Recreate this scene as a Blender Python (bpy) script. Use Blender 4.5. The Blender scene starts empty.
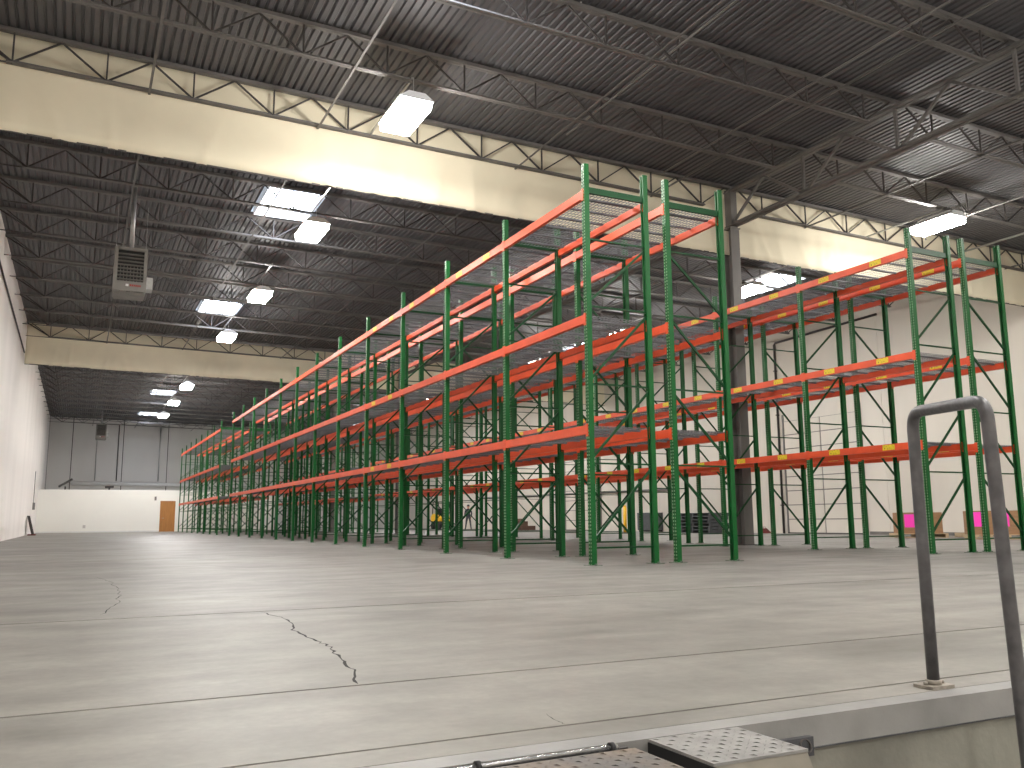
import bpy, bmesh, math, random
from mathutils import Matrix, Vector

random.seed(7)
S = bpy.context.scene
C = S.collection

# ------------------------------------------------------------------ camera, world, exposure
cam_d = bpy.data.cameras.new('camera')
cam = bpy.data.objects.new('camera', cam_d)
C.objects.link(cam)
cam_d.sensor_fit = 'HORIZONTAL'
cam_d.sensor_width = 36.0
cam_d.lens = 875.643 / 1024 * 36.0
cam_d.clip_start = 0.05
cam_d.clip_end = 400
EYE = 0.6528
right = Vector((0.897415, -0.441128, -0.007193))
up = Vector((-0.061465, -0.141153, 0.988078))
fwd = Vector((0.436884, 0.886274, 0.153786))
m = Matrix.Identity(4)
for i in range(3):
    m[i][0], m[i][1], m[i][2] = right[i], up[i], -fwd[i]
m[2][3] = EYE
cam.matrix_world = m
S.camera = cam

w = bpy.data.worlds.new('daylight')
S.world = w
w.use_nodes = True
w.node_tree.nodes['Background'].inputs[0].default_value = (0.75, 0.85, 1.0, 1)
w.node_tree.nodes['Background'].inputs[1].default_value = 1.0

LAMP = 155.0          # radiance of the high bay lenses
SKY = 22.0           # radiance of the translucent skylight panes
vs = S.view_settings
vs.view_transform = 'Standard'
vs.look = 'None'
vs.exposure = 0.0
vs.gamma = 1.0
vs.use_curve_mapping = False
S.cycles.max_bounces = 8
S.cycles.diffuse_bounces = 5
S.cycles.glossy_bounces = 3
S.cycles.sample_clamp_indirect = 6.0

# ------------------------------------------------------------------ materials
def lin(c):
    out = []
    for v in c:
        v /= 255.0
        out.append(v / 12.92 if v <= 0.04045 else ((v + 0.055) / 1.055) ** 2.4)
    return (out[0], out[1], out[2], 1.0)

def mat(name, rgb, rough=0.6, metal=0.0, var=0.12, scale=6.0, bump=0.0, bscale=40.0, spec=0.5, rgb2=None, stretch=None):
    """a plain procedural material: noise tinted colour, noise bump"""
    mt = bpy.data.materials.new(name)
    mt.use_nodes = True
    nt = mt.node_tree
    b = nt.nodes['Principled BSDF']
    b.inputs['Roughness'].default_value = rough
    b.inputs['Metallic'].default_value = metal
    b.inputs['Specular IOR Level'].default_value = spec
    tc = nt.nodes.new('ShaderNodeTexCoord')
    mp = nt.nodes.new('ShaderNodeMapping')
    if stretch:
        mp.inputs['Scale'].default_value = stretch
    nt.links.new(tc.outputs['Object'], mp.inputs['Vector'])
    n = nt.nodes.new('ShaderNodeTexNoise')
    n.inputs['Scale'].default_value = scale
    n.inputs['Detail'].default_value = 5
    nt.links.new(mp.outputs['Vector'], n.inputs['Vector'])
    r = nt.nodes.new('ShaderNodeValToRGB')
    c = lin(rgb)
    c2 = lin(rgb2) if rgb2 else tuple(min(1, v * (1 + var)) for v in c[:3]) + (1,)
    c1 = c if rgb2 else tuple(v * (1 - var) for v in c[:3]) + (1,)
    r.color_ramp.elements[0].position = 0.32
    r.color_ramp.elements[1].position = 0.68
    r.color_ramp.elements[0].color = c1
    r.color_ramp.elements[1].color = c2
    nt.links.new(n.outputs['Fac'], r.inputs['Fac'])
    nt.links.new(r.outputs['Color'], b.inputs['Base Color'])
    if bump:
        n2 = nt.nodes.new('ShaderNodeTexNoise')
        n2.inputs['Scale'].default_value = bscale
        n2.inputs['Detail'].default_value = 4
        nt.links.new(mp.outputs['Vector'], n2.inputs['Vector'])
        bp = nt.nodes.new('ShaderNodeBump')
        bp.inputs['Strength'].default_value = bump
        bp.inputs['Distance'].default_value = 0.01
        nt.links.new(n2.outputs['Fac'], bp.inputs['Height'])
        nt.links.new(bp.outputs['Normal'], b.inputs['Normal'])
    return mt

def emit(name, rgb, strength):
    mt = bpy.data.materials.new(name)
    mt.use_nodes = True
    nt = mt.node_tree
    nt.nodes.clear()
    e = nt.nodes.new('ShaderNodeEmission')
    e.inputs[0].default_value = lin(rgb)
    e.inputs[1].default_value = strength
    o = nt.nodes.new('ShaderNodeOutputMaterial')
    nt.links.new(e.outputs[0], o.inputs[0])
    return mt

def concrete_floor():
    mt = bpy.data.materials.new('sealed_concrete')
    mt.use_nodes = True
    nt = mt.node_tree
    L = nt.links.new
    b = nt.nodes['Principled BSDF']
    tc = nt.nodes.new('ShaderNodeNewGeometry')
    def noise(scale, detail, stretch=None, rough=0.55):
        mp = nt.nodes.new('ShaderNodeMapping')
        if stretch:
            mp.inputs['Scale'].default_value = stretch
        L(tc.outputs['Position'], mp.inputs['Vector'])
        n = nt.nodes.new('ShaderNodeTexNoise')
        n.inputs['Scale'].default_value = scale
        n.inputs['Detail'].default_value = detail
        n.inputs['Roughness'].default_value = rough
        L(mp.outputs['Vector'], n.inputs['Vector'])
        return n.outputs['Fac']
    def ramp(fac, stops):
        r = nt.nodes.new('ShaderNodeValToRGB')
        r.color_ramp.elements[0].position, r.color_ramp.elements[0].color = stops[0][0], stops[0][1]
        r.color_ramp.elements[1].position, r.color_ramp.elements[1].color = stops[1][0], stops[1][1]
        L(fac, r.inputs['Fac'])
        return r.outputs['Color']
    def mix(a, bb, mode, f):
        x = nt.nodes.new('ShaderNodeMix')
        x.data_type = 'RGBA'
        x.blend_type = mode
        x.inputs['Factor'].default_value = f
        L(a, x.inputs['A']); L(bb, x.inputs['B'])
        return x.outputs['Result']
    g = lambda v: (v, v, v, 1)
    big = ramp(noise(0.35, 6), [(0.3, lin((130, 127, 121))), (0.7, lin((156, 153, 146)))])
    trowel = ramp(noise(1.6, 5, (0.45, 1.6, 1)), [(0.32, g(0.74)), (0.62, g(1.0))])
    fine = ramp(noise(26, 6), [(0.3, g(0.9)), (0.7, g(1.0))])
    spots = ramp(noise(0.9, 3, (0.7, 1.2, 1), 0.5), [(0.30, g(0.66)), (0.46, g(1.0))])
    c = mix(big, trowel, 'MULTIPLY', 1.0)
    c = mix(c, fine, 'MULTIPLY', 1.0)
    c = mix(c, spots, 'MULTIPLY', 0.6)
    cloud = ramp(noise(2.6, 8, None, 0.7), [(0.36, g(0.80)), (0.60, g(1.0))])
    c = mix(c, cloud, 'MULTIPLY', 1.0)
    L(c, b.inputs['Base Color'])
    rr = nt.nodes.new('ShaderNodeMapRange')
    rr.inputs['To Min'].default_value = 0.38
    rr.inputs['To Max'].default_value = 0.58
    b.inputs['Specular IOR Level'].default_value = 0.24
    L(noise(1.1, 6, (0.5, 1.3, 1)), rr.inputs['Value'])
    L(rr.outputs['Result'], b.inputs['Roughness'])
    bp = nt.nodes.new('ShaderNodeBump')
    bp.inputs['Strength'].default_value = 0.05
    bp.inputs['Distance'].default_value = 0.002
    L(noise(14, 6), bp.inputs['Height'])
    L(bp.outputs['Normal'], b.inputs['Normal'])
    return mt

def label_mat():
    """yellow load plate with two rows of small dark print"""
    mt = bpy.data.materials.new('yellow_load_plate')
    mt.use_nodes = True
    nt = mt.node_tree
    L = nt.links.new
    b = nt.nodes['Principled BSDF']
    b.inputs['Roughness'].default_value = 0.5
    tc = nt.nodes.new('ShaderNodeTexCoord')
    mp = nt.nodes.new('ShaderNodeMapping')
    mp.inputs['Scale'].default_value = (1, 60, 30)
    L(tc.outputs['Object'], mp.inputs['Vector'])
    n = nt.nodes.new('ShaderNodeTexNoise')
    n.inputs['Scale'].default_value = 1.0
    n.inputs['Detail'].default_value = 2
    L(mp.outputs['Vector'], n.inputs['Vector'])
    r = nt.nodes.new('ShaderNodeValToRGB')
    r.color_ramp.elements[0].position = 0.34
    r.color_ramp.elements[1].position = 0.42
    r.color_ramp.elements[0].color = lin((92, 78, 20))
    r.color_ramp.elements[1].color = lin((226, 200, 40))
    L(n.outputs['Fac'], r.inputs['Fac'])
    L(r.outputs['Color'], b.inputs['Base Color'])
    return mt

def rust_mat():
    return mat('rusty_tread_steel', (92, 91, 90), 0.5, 0.25, rgb2=(122, 108, 92), scale=5.0, bump=0.2)

M = dict(
    floor=concrete_floor(),
    joint=mat('joint_filler', (34, 32, 30), 0.9),
    curb=mat('steel_curb_angle', (134, 133, 131), 0.5, 0.1, var=0.18, scale=3.0, bump=0.1),
    face=mat('dock_face_concrete', (64, 65, 68), 0.85, var=0.3, scale=4.0, bump=0.4, bscale=18),
    face2=mat('dock_pit_concrete', (116, 115, 106), 0.9, var=0.28, scale=2.5, bump=0.4, bscale=18),
    pit=mat('pit_floor_concrete', (110, 108, 104), 0.9, var=0.2, scale=2.0),
    wall=mat('painted_tilt_up_concrete', (236, 231, 226), 0.75, var=0.05, scale=0.5, bump=0.06, bscale=10, stretch=(1, 1, 0.25)),
    wallr=mat('cream_painted_concrete', (206, 200, 188), 0.75, var=0.06, scale=0.5, bump=0.06, bscale=10, stretch=(1, 1, 0.25)),
    wallf=mat('grey_painted_concrete', (208, 205, 201), 0.8, var=0.06, scale=0.4, stretch=(1, 1, 0.25)),
    part=mat('white_drywall', (248, 247, 240), 0.7, var=0.02, scale=0.5),
    door=mat('brown_wood_door', (176, 120, 62), 0.5, var=0.12, scale=3.0, stretch=(8, 8, 0.6)),
    deck=mat('galvanised_roof_deck', (86, 85, 87), 0.55, 0.15, var=0.12, scale=1.2, stretch=(3, 0.25, 1)),
    joist=mat('grey_joist_primer', (104, 101, 98), 0.6, 0.1, var=0.12, scale=2.0),
    darkst=mat('dark_grey_steel', (66, 62, 60), 0.6, 0.1, var=0.15, scale=3.0),
    col=mat('brown_grey_column_paint', (104, 101, 97), 0.6, 0.1, var=0.2, scale=2.0, stretch=(1, 1, 0.2)),
    cloth=mat('cream_curtain_fabric', (224, 215, 190), 0.8, var=0.06, scale=0.7, bump=0.05, bscale=30),
    green=mat('green_rack_enamel', (6, 82, 32), 0.42, 0.0, spec=0.3, var=0.12, scale=4.0, bump=0.02),
    slot=mat('pale_green_slot_glint', (128, 168, 128), 0.4, var=0.25, scale=8.0),  # pale colour paints in the gleam of the punched slot edges
    dgreen=mat('dark_green_brace_enamel', (8, 60, 28), 0.42, 0.0, spec=0.25, var=0.12, scale=4.0),
    orange=mat('orange_beam_enamel', (226, 84, 44), 0.38, 0.0, var=0.08, scale=3.0, bump=0.02),
    wire=mat('galvanised_wire', (118, 118, 122), 0.45, 0.5, var=0.1, scale=20.0),
    plate=mat('galvanised_foot_plate', (112, 122, 112), 0.4, 0.6, var=0.2, scale=20.0),
    label=label_mat(),
    rail=mat('grey_rail_paint', (84, 83, 85), 0.4, 0.3, var=0.3, scale=14.0, bump=0.15, bscale=60),
    railbase=mat('worn_rail_flange', (142, 136, 126), 0.55, 0.2, var=0.3, scale=20.0, bump=0.2),
    tread=mat('bare_tread_plate', (138, 137, 134), 0.5, 0.15, var=0.15, scale=10.0, bump=0.08),
    rust=rust_mat(),
    tube=mat('polished_hinge_tube', (180, 180, 180), 0.25, 0.9, var=0.15, scale=20.0),
    beige=mat('beige_bumper_paint', (128, 123, 112), 0.6, var=0.15, scale=8.0),
    black=mat('black_rubber', (26, 26, 27), 0.7, var=0.2, scale=12.0),
    white=mat('white_sheet_metal', (228, 228, 226), 0.45, var=0.03, scale=4.0),
    heater=mat('grey_heater_enamel', (126, 123, 118), 0.5, 0.2, var=0.08, scale=4.0),
    red=mat('red_lettering', (150, 48, 42), 0.5, var=0.1, scale=30.0),
    dred=mat('dark_red_paint', (96, 34, 30), 0.6, var=0.2, scale=10.0),
    galv=mat('galvanised_pipe', (170, 170, 168), 0.35, 0.7, var=0.1, scale=8.0),
    pipe=mat('grey_sprinkler_pipe', (120, 117, 114), 0.5, 0.2, var=0.1, scale=6.0),
    card=mat('brown_cardboard', (150, 116, 84), 0.85, var=0.1, scale=5.0, stretch=(1, 1, 4)),
    pink=mat('pink_paper', (255, 64, 190), 0.7, var=0.03, scale=5.0),
    wood=mat('pale_pallet_wood', (182, 160, 128), 0.8, var=0.2, scale=6.0, stretch=(1, 8, 8)),
    dwood=mat('dark_weathered_wood', (96, 72, 60), 0.85, var=0.25, scale=6.0, stretch=(1, 8, 8)),
    plastic=mat('dark_grey_plastic', (72, 74, 76), 0.6, var=0.15, scale=6.0),
    yellow=mat('yellow_truck_paint', (226, 176, 30), 0.4, var=0.08, scale=5.0),
    skin=mat('skin', (190, 142, 118), 0.6, var=0.06, scale=10.0),
    navy=mat('dark_navy_cloth', (40, 40, 52), 0.85, var=0.15, scale=30.0),
    trouser=mat('charcoal_cloth', (70, 68, 72), 0.85, var=0.15, scale=30.0),
    lamp=emit('lit_lamp_lens', (255, 251, 245), LAMP),
    sky=emit('daylit_skylight_pane', (226, 236, 255), SKY),
)

# ------------------------------------------------------------------ mesh helpers
class MB:
    """collects shapes and links them as one mesh"""
    def __init__(s):
        s.v, s.f, s.mi, s.cur, s.sm = [], [], [], 0, []
    def quad(s, *p):
        n = len(s.v)
        s.v += [tuple(q) for q in p]
        s.f.append(tuple(range(n, n + len(p)))); s.mi.append(s.cur); s.sm.append(False)
        return s
    def box(s, x0, x1, y0, y1, z0, z1):
        n = len(s.v)
        s.v += [(x, y, z) for z in (z0, z1) for y in (y0, y1) for x in (x0, x1)]
        for f in ((0, 2, 3, 1), (4, 5, 7, 6), (0, 1, 5, 4), (2, 6, 7, 3), (0, 4, 6, 2), (1, 3, 7, 5)):
            s.f.append(tuple(n + i for i in f)); s.mi.append(s.cur); s.sm.append(False)
        return s
    def bar(s, p, q, a, b, upv=(0, 0, 1)):
        """box from p to q, a wide (sideways) and b deep (along upv)"""
        p, q, u = Vector(p), Vector(q), Vector(upv)
        d = (q - p).normalized()
        if abs(d.dot(u)) > 0.99:
            u = Vector((1, 0, 0))
        side = d.cross(u).normalized() * (a / 2)
        u = side.cross(d).normalized() * (b / 2)
        n = len(s.v)
        for e in (p, q):
            for sx, sy in ((-1, -1), (1, -1), (1, 1), (-1, 1)):
                s.v.append(tuple(e + side * sx + u * sy))
        for f in ((0, 3, 2, 1), (4, 5, 6, 7), (0, 1, 5, 4), (1, 2, 6, 5), (2, 3, 7, 6), (3, 0, 4, 7)):
            s.f.append(tuple(n + i for i in f)); s.mi.append(s.cur); s.sm.append(False)
        return s
    def sweep(s, pts, r, k=10, caps=True):
        """round tube along a polyline"""
        pts = [Vector(p) for p in pts]
        n0 = len(s.v)
        ref = None
        for i, p in enumerate(pts):
            d = (pts[min(i + 1, len(pts) - 1)] - pts[max(i - 1, 0)]).normalized()
            if ref is None:
                ref = d.orthogonal().normalized()
            ref = (ref - d * ref.dot(d)).normalized()
            o = d.cross(ref)
            for j in range(k):
                a = 2 * math.pi * j / k
                s.v.append(tuple(p + (ref * math.cos(a) + o * math.sin(a)) * r))
        for i in range(len(pts) - 1):
            for j in range(k):
                a, b = n0 + i * k + j, n0 + i * k + (j + 1) % k
                s.f.append((a, b, b + k, a + k)); s.mi.append(s.cur); s.sm.append(True)
        if caps:
            s.f.append(tuple(n0 + j for j in reversed(range(k)))); s.mi.append(s.cur); s.sm.append(False)
            e = n0 + (len(pts) - 1) * k
            s.f.append(tuple(e + j for j in range(k))); s.mi.append(s.cur); s.sm.append(False)
        return s
    def prism(s, poly, axis, a, b):
        """polygon (list of 2-D points) extruded along axis from a to b"""
        def pt(u, v, t):
            return {'x': (t, u, v), 'y': (u, t, v), 'z': (u, v, t)}[axis]
        n = len(s.v); k = len(poly)
        for t in (a, b):
            s.v += [pt(u, v, t) for u, v in poly]
        s.f.append(tuple(range(n, n + k))); s.mi.append(s.cur); s.sm.append(False)
        s.f.append(tuple(reversed(range(n + k, n + 2 * k)))); s.mi.append(s.cur); s.sm.append(False)
        for i in range(k):
            j = (i + 1) % k
            s.f.append((n + i, n + k + i, n + k + j, n + j)); s.mi.append(s.cur); s.sm.append(False)
        return s
    def mesh(s, name, *mats):
        me = bpy.data.meshes.new(name)
        me.from_pydata(s.v, [], s.f)
        me.polygons.foreach_set('material_index', s.mi)
        me.polygons.foreach_set('use_smooth', s.sm)
        for q in mats:
            me.materials.append(q)
        bm = bmesh.new(); bm.from_mesh(me)
        bmesh.ops.recalc_face_normals(bm, faces=bm.faces)
        bm.to_mesh(me); bm.free()
        me.update()
        return me

def put(name, me, parent=None, loc=(0, 0, 0), rz=0.0, rot=None):
    o = bpy.data.objects.new(name, me)
    C.objects.link(o)
    o.location = loc
    o.rotation_euler = rot if rot else (0, 0, rz)
    if parent:
        o.parent = parent
    return o

def tag(o, label, cat, group=None):
    o['label'] = label; o['category'] = cat
    if group:
        o['group'] = group
    return o

def thing(name, label, cat, loc=(0, 0, 0), rz=0.0, group=None):
    return tag(put(name, None, None, loc, rz), label, cat, group)

def struct(o):
    o['kind'] = 'structure'
    return o

def box(x0, x1, y0, y1, z0, z1):
    return MB().box(x0, x1, y0, y1, z0, z1)

def arc(c, u, v, r, a0, a1, n):
    c, u, v = Vector(c), Vector(u), Vector(v)
    return [c + u * (r * math.cos(a0 + (a1 - a0) * i / n)) + v * (r * math.sin(a0 + (a1 - a0) * i / n)) for i in range(n + 1)]

# ------------------------------------------------------------------ measures of the hall (metres)
XL, XR = -2.55, 28.0            # side walls
Y0, YF = 2.312, 84.2            # dock edge, far wall
YB = -7.0                       # wall behind the camera
YP = 70.8                       # office partition
XG = 15.07                      # girder and column line
SLOPE = 0.015                   # roof falls to the right
JY, JS = 17.42, 2.67            # joist on the column line, joist spacing
PIT = -1.15
def roof(x):
    return 9.66 - SLOPE * x

# ------------------------------------------------------------------ floor with slab panels and recessed joints
fl = struct(put('floor', box(XL, XR, Y0 + 0.012, YF, -0.45, -0.004).mesh('floor', M['joint'])))
ys = [2.575, 3.575, 6.80, 17.42, 30.77, 44.12, 57.47, 70.8, YF]
xs = [XL, XG, XR]
g = 0.008
GJ = {3.575: 0.011, 6.80: 0.016}
for a, b in zip(ys[:-1], ys[1:]):
    for c, d in zip(xs[:-1], xs[1:]):
        put('floor_slab', box(c + g, d - g, a + GJ.get(a, g), b - GJ.get(b, g), -0.1, 0.0).mesh('floor_slab', M['floor']), fl)
put('edge_strip', box(XL + g, XR - g, Y0 + 0.10, 2.575 - g, -0.1, 0.0).mesh('edge_strip', M['floor']), fl)
put('curb_angle', box(XL + g, XR - g, Y0, Y0 + 0.098, -0.1, -0.001).mesh('curb_angle', M['curb']), fl)

def crack(pts, wid, n=6, jag=0.016):
    rnd = random.Random(len(pts) * 31 + int(wid * 1e5))
    line = []
    for (ax, ay), (bx, by) in zip(pts[:-1], pts[1:]):
        for i in range(n):
            t = i / n
            line.append((ax + (bx - ax) * t + rnd.uniform(-jag, jag), ay + (by - ay) * t + rnd.uniform(-jag, jag) * 0.5))
    line.append(pts[-1])
    k = MB()
    ws = [wid * rnd.uniform(0.3, 1.4) for _ in line]
    ws[0] = ws[-1] = 0.0006
    for i in range(len(line) - 1):
        (ax, ay), (bx, by) = line[i], line[i + 1]
        d = Vector((bx - ax, by - ay, 0)).normalized()
        nx_, ny_ = -d.y, d.x
        wa, wb = ws[i], ws[i + 1]
        k.quad((ax - nx_ * wa, ay - ny_ * wa, 0.0006), (ax + nx_ * wa, ay + ny_ * wa, 0.0006), (bx + nx_ * wb, by + ny_ * wb, 0.0006), (bx - nx_ * wb, by - ny_ * wb, 0.0006))
    return put('crack', k.mesh('crack', M['joint']), fl)
crack([(1.253, 6.758), (1.332, 6.11), (1.224, 5.548), (1.242, 4.972), (1.24, 4.708), (1.17, 4.251), (1.141, 3.945), (1.068, 3.601)], 0.0065)
crack([(0.271, 12.137), (0.396, 10.833), (0.412, 9.253), (0.344, 8.119), (0.195, 7.134)], 0.0035, 8, 0.022)
crack([(1.473, 2.752), (1.462, 2.64), (1.458, 2.59)], 0.0015, 4, 0.006)

# dock face below the floor edge and the lower ground in front of it
df = struct(put('wall_front', box(XL, XR, Y0 + 0.012, Y0 + 0.3, PIT, -0.45).mesh('wall_front', M['face2'])))
put('concrete_beam', box(XL, XR, Y0 - 0.004, Y0 + 0.3, -0.104, -0.101).mesh('concrete_beam', M['face']), df)
put('upper_band', box(XL, XR, Y0, Y0 + 0.012, -0.104, -0.1).mesh('upper_band', M['face']), df)
put('lower_band', box(XL, XR, Y0 + 0.004, Y0 + 0.012, PIT, -0.104).mesh('lower_band', M['face2']), df)
struct(put('trim_1', box(XL, XR, YB, Y0 + 0.3, PIT - 0.2, PIT).mesh('trim_1', M['pit'])))

# ------------------------------------------------------------------ walls
TOP = 9.9
wl = struct(put('wall_left', box(XL - 0.25, XL, YB, YF + 0.3, PIT - 0.2, TOP + 0.3).mesh('wall_left', M['wall'])))
wr = struct(put('wall_right', box(XR + 0.02, XR + 0.25, YB, YF + 0.3, PIT - 0.2, TOP).mesh('wall_right', M['joint'])))
ypan = [YB, 4.05, 10.7, 17.42, 24.1, 30.77, 37.4, 44.12, 50.8, 57.47, 64.1, 70.8, 77.5, YF]
for a, b in zip(ypan[:-1], ypan[1:]):
    put('wall_panel', box(XR, XR + 0.04, a + 0.008, b - 0.008, PIT - 0.1, TOP).mesh('wall_panel', M['wallr']), wr)
wf = struct(put('wall_far', box(XL, XR, YF + 0.03, YF + 0.25, -0.2, TOP).mesh('wall_far', M['joint'])))
xpan = [XL, -0.72, 3.30, 6.98, 10.7, 14.4, 18.1, 21.8, 25.5, XR]
for a, b in zip(xpan[:-1], xpan[1:]):
    put('wall_panel', box(a + 0.03, b - 0.03, YF, YF + 0.05, -0.2, TOP).mesh('wall_panel', M['wallf']), wf)
struct(put('wall_behind', box(XL, XR, YB - 0.25, YB, PIT - 0.2, TOP).mesh('wall_behind', M['wall'])))

# office partition across the far end
wp = struct(put('wall_partition', box(XL, 14.0, YP, YP + 0.15, 0.0, 3.06).mesh('wall_partition', M['part'])))
put('office_roof', box(XL, 14.0, YP + 0.15, YF, 2.92, 3.02).mesh('office_roof', M['part']), wp)
put('end_wall', box(13.85, 14.0, YP + 0.15, YF, 0.0, 2.92).mesh('end_wall', M['part']), wp)
struct(put('baseboard_partition', box(XL, 5.55, YP - 0.012, YP, 0.0, 0.09).mesh('baseboard_partition', M['white'])))
d1 = struct(put('door_1', box(5.62, 6.54, YP - 0.03, YP - 0.005, 0.01, 2.2).mesh('door_1', M['door'])))
fr = MB().box(5.55, 5.62, YP - 0.05, YP, 0, 2.27).box(6.54, 6.61, YP - 0.05, YP, 0, 2.27).box(5.62, 6.54, YP - 0.05, YP, 2.2, 2.27)
put('door_frame', fr.mesh('door_frame', M['door']), d1)
put('door_handle', MB().sweep([(5.72, YP - 0.03, 1.0), (5.72, YP - 0.09, 1.0), (5.84, YP - 0.09, 1.0)], 0.014, 6).mesh('door_handle', M['galv']), d1)

# ------------------------------------------------------------------ ceiling: ribbed steel deck with skylight openings
SKX, SKY_Y = (4.85, 22.5), [10.75 + 13.35 * i for i in range(6)]
SW, SL = 0.74, 1.16
def ceiling_mesh():
    k = MB()
    pitch = 0.1524
    n = int((XR - XL) / pitch) + 1
    prof = [(0, 0), (0.085, 0), (0.105, 0.038), (0.132, 0.038), (pitch, 0)]
    for i in range(n):
        x = XL + i * pitch
        spans = [(YB, YF + 0.05)]
        for sx in SKX:
            if sx - SW - pitch < x < sx + SW:
                spans, a = [], YB
                for sy in SKY_Y:
                    spans.append((a, sy - SL)); a = sy + SL
                spans.append((a, YF + 0.05))
        for a, b in spans:
            for (u0, h0), (u1, h1) in zip(prof[:-1], prof[1:]):
                z0, z1 = roof(x + u0) + h0, roof(x + u1) + h1
                k.quad((x + u0, a, z0), (x + u1, a, z1), (x + u1, b, z1), (x + u0, b, z0))
    return k.mesh('ceiling', M['deck'])
ce = struct(put('ceiling', ceiling_mesh()))

# skylights: curb lining and a translucent pane, open to the deck below
nwin = 0
for sx in SKX:
    zr = roof(sx)
    cm = MB()
    for a, b, c, d in ((-SW - .03, -SW, -SL, SL), (SW, SW + .03, -SL, SL), (-SW - .03, SW + .03, -SL - .03, -SL), (-SW - .03, SW + .03, SL, SL + .03)):
        cm.box(a, b, c, d, -0.06, 0.34)
    cm = cm.mesh('window_frame', M['white'])
    pm = box(-SW, SW, -SL, SL, 0.30, 0.32).mesh('pane', M['sky'])
    bm_ = MB()
    for q in (-0.38, 0.38):
        bm_.box(q - .015, q + .015, -SL, SL, 0.27, 0.30)
    bm_ = bm_.mesh('glazing_bar', M['white'])
    for sy in SKY_Y:
        nwin += 1
        wo = struct(put('window_%d' % nwin, cm, None, (sx, sy, zr)))
        put('pane', pm, wo)
        put('glazing_bar', bm_, wo)

# ------------------------------------------------------------------ roof joists
P = 1.57                                       # panel length of the web
ZB, ZT = 8.99, 9.57                            # chord lines at x = 0
def zsl(x):
    return -SLOPE * x
def joist_spec(nodes, xa, xb):
    top, bot = MB(), MB()
    for s_ in (-1, 1):
        top.bar((xa, s_ * 0.035, ZT + 0.03 + zsl(xa)), (xb, s_ * 0.035, ZT + 0.03 + zsl(xb)), 0.06, 0.07)
        b0, b1 = nodes[0] - 0.1, nodes[-1] + 0.1
        bot.bar((b0, s_ * 0.036, ZB - 0.02 + zsl(b0)), (b1, s_ * 0.036, ZB - 0.02 + zsl(b1)), 0.055, 0.012)
        bot.bar((b0, s_ * 0.012, ZB + 0.005 + zsl(b0)), (b1, s_ * 0.012, ZB + 0.005 + zsl(b1)), 0.012, 0.06)
    return top.mesh('top_chord', M['joist']), bot.mesh('bottom_chord', M['joist'])
nodesL = [-P + P * i for i in range(11)]
nodesR = [16.2 + P * i for i in range(8)]
jL = joist_spec(nodesL, XL, XG)
jR = joist_spec(nodesR, XG, XR)
hz = ZT - ZB
rod_v = MB().bar((0, 0, 0), (0, 0, hz), 0.03, 0.03).mesh('web_rod', M['darkst'])
rod_l = MB().bar((0, 0, 0), (-P / 2, 0, hz + SLOPE * P / 2), 0.036, 0.03).mesh('web_rod', M['darkst'])
rod_r = MB().bar((0, 0, 0), (P / 2, 0, hz - SLOPE * P / 2), 0.03, 0.03).mesh('web_rod', M['darkst'])
def web_all(nodes):
    k = MB()
    for x in nodes:
        z = ZB + zsl(x)
        k.bar((x, 0, z), (x, 0, z + hz), 0.03, 0.03)
        k.bar((x, 0, z), (x - P / 2, 0, z + hz + SLOPE * P / 2), 0.036, 0.03)
        k.bar((x, 0, z), (x + P / 2, 0, z + hz - SLOPE * P / 2), 0.03, 0.03)
    return k.mesh('web', M['darkst'])
end_strut = MB().bar((XL, 0, ZT + zsl(XL)), (nodesL[0], 0, ZB + zsl(nodesL[0])), 0.045, 0.04).mesh('end_strut', M['darkst'])
tie = MB().bar((XL, 0, ZB - 0.03 + zsl(XL)), (nodesL[0], 0, ZB - 0.02 + zsl(nodesL[0])), 0.025, 0.025).mesh('tie_rod', M['darkst'])
wL, wR = web_all(nodesL), web_all(nodesR)
for k in range(-7, 26):
    y = JY + JS * k
    if y > YF - 0.3:
        continue
    for side in (0, 1):
        if side and k > 8 and k % 1:
            continue
        j = put('roof_joist', None, ce, (0, y, 0))
        put('top_chord', (jL, jR)[side][0], j)
        put('bottom_chord', (jL, jR)[side][1], j)
        if not side:
            put('end_strut', end_strut, j)
            put('tie_rod', tie, j)
        near = (-4 <= k <= 5) if not side else (-3 <= k <= 0)
        if near:
            for x in (nodesL, nodesR)[side]:
                z = ZB + zsl(x)
                for r in (rod_v, rod_l, rod_r):
                    put('web_rod', r, j, (x, 0, z))
        else:
            o = put('web', (wL, wR)[side], j)
            o['kind'] = 'stuff'
# bridging angles that run across the joists
for x, top in ((0.765, 0), (4.08, 0), (8.75, 0), (12.6, 0), (17.8, 0), (26.4, 0)):
    z = ZB - 0.045 + zsl(x)
    put('bridging_bar', MB().bar((x, 1.0, z), (x, YF - 1, z), 0.045, 0.012).bar((x + 0.02, 1.0, z + 0.02), (x + 0.02, YF - 1, z + 0.02), 0.008, 0.045).mesh('bridging_bar', M['joist']), ce)

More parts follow.
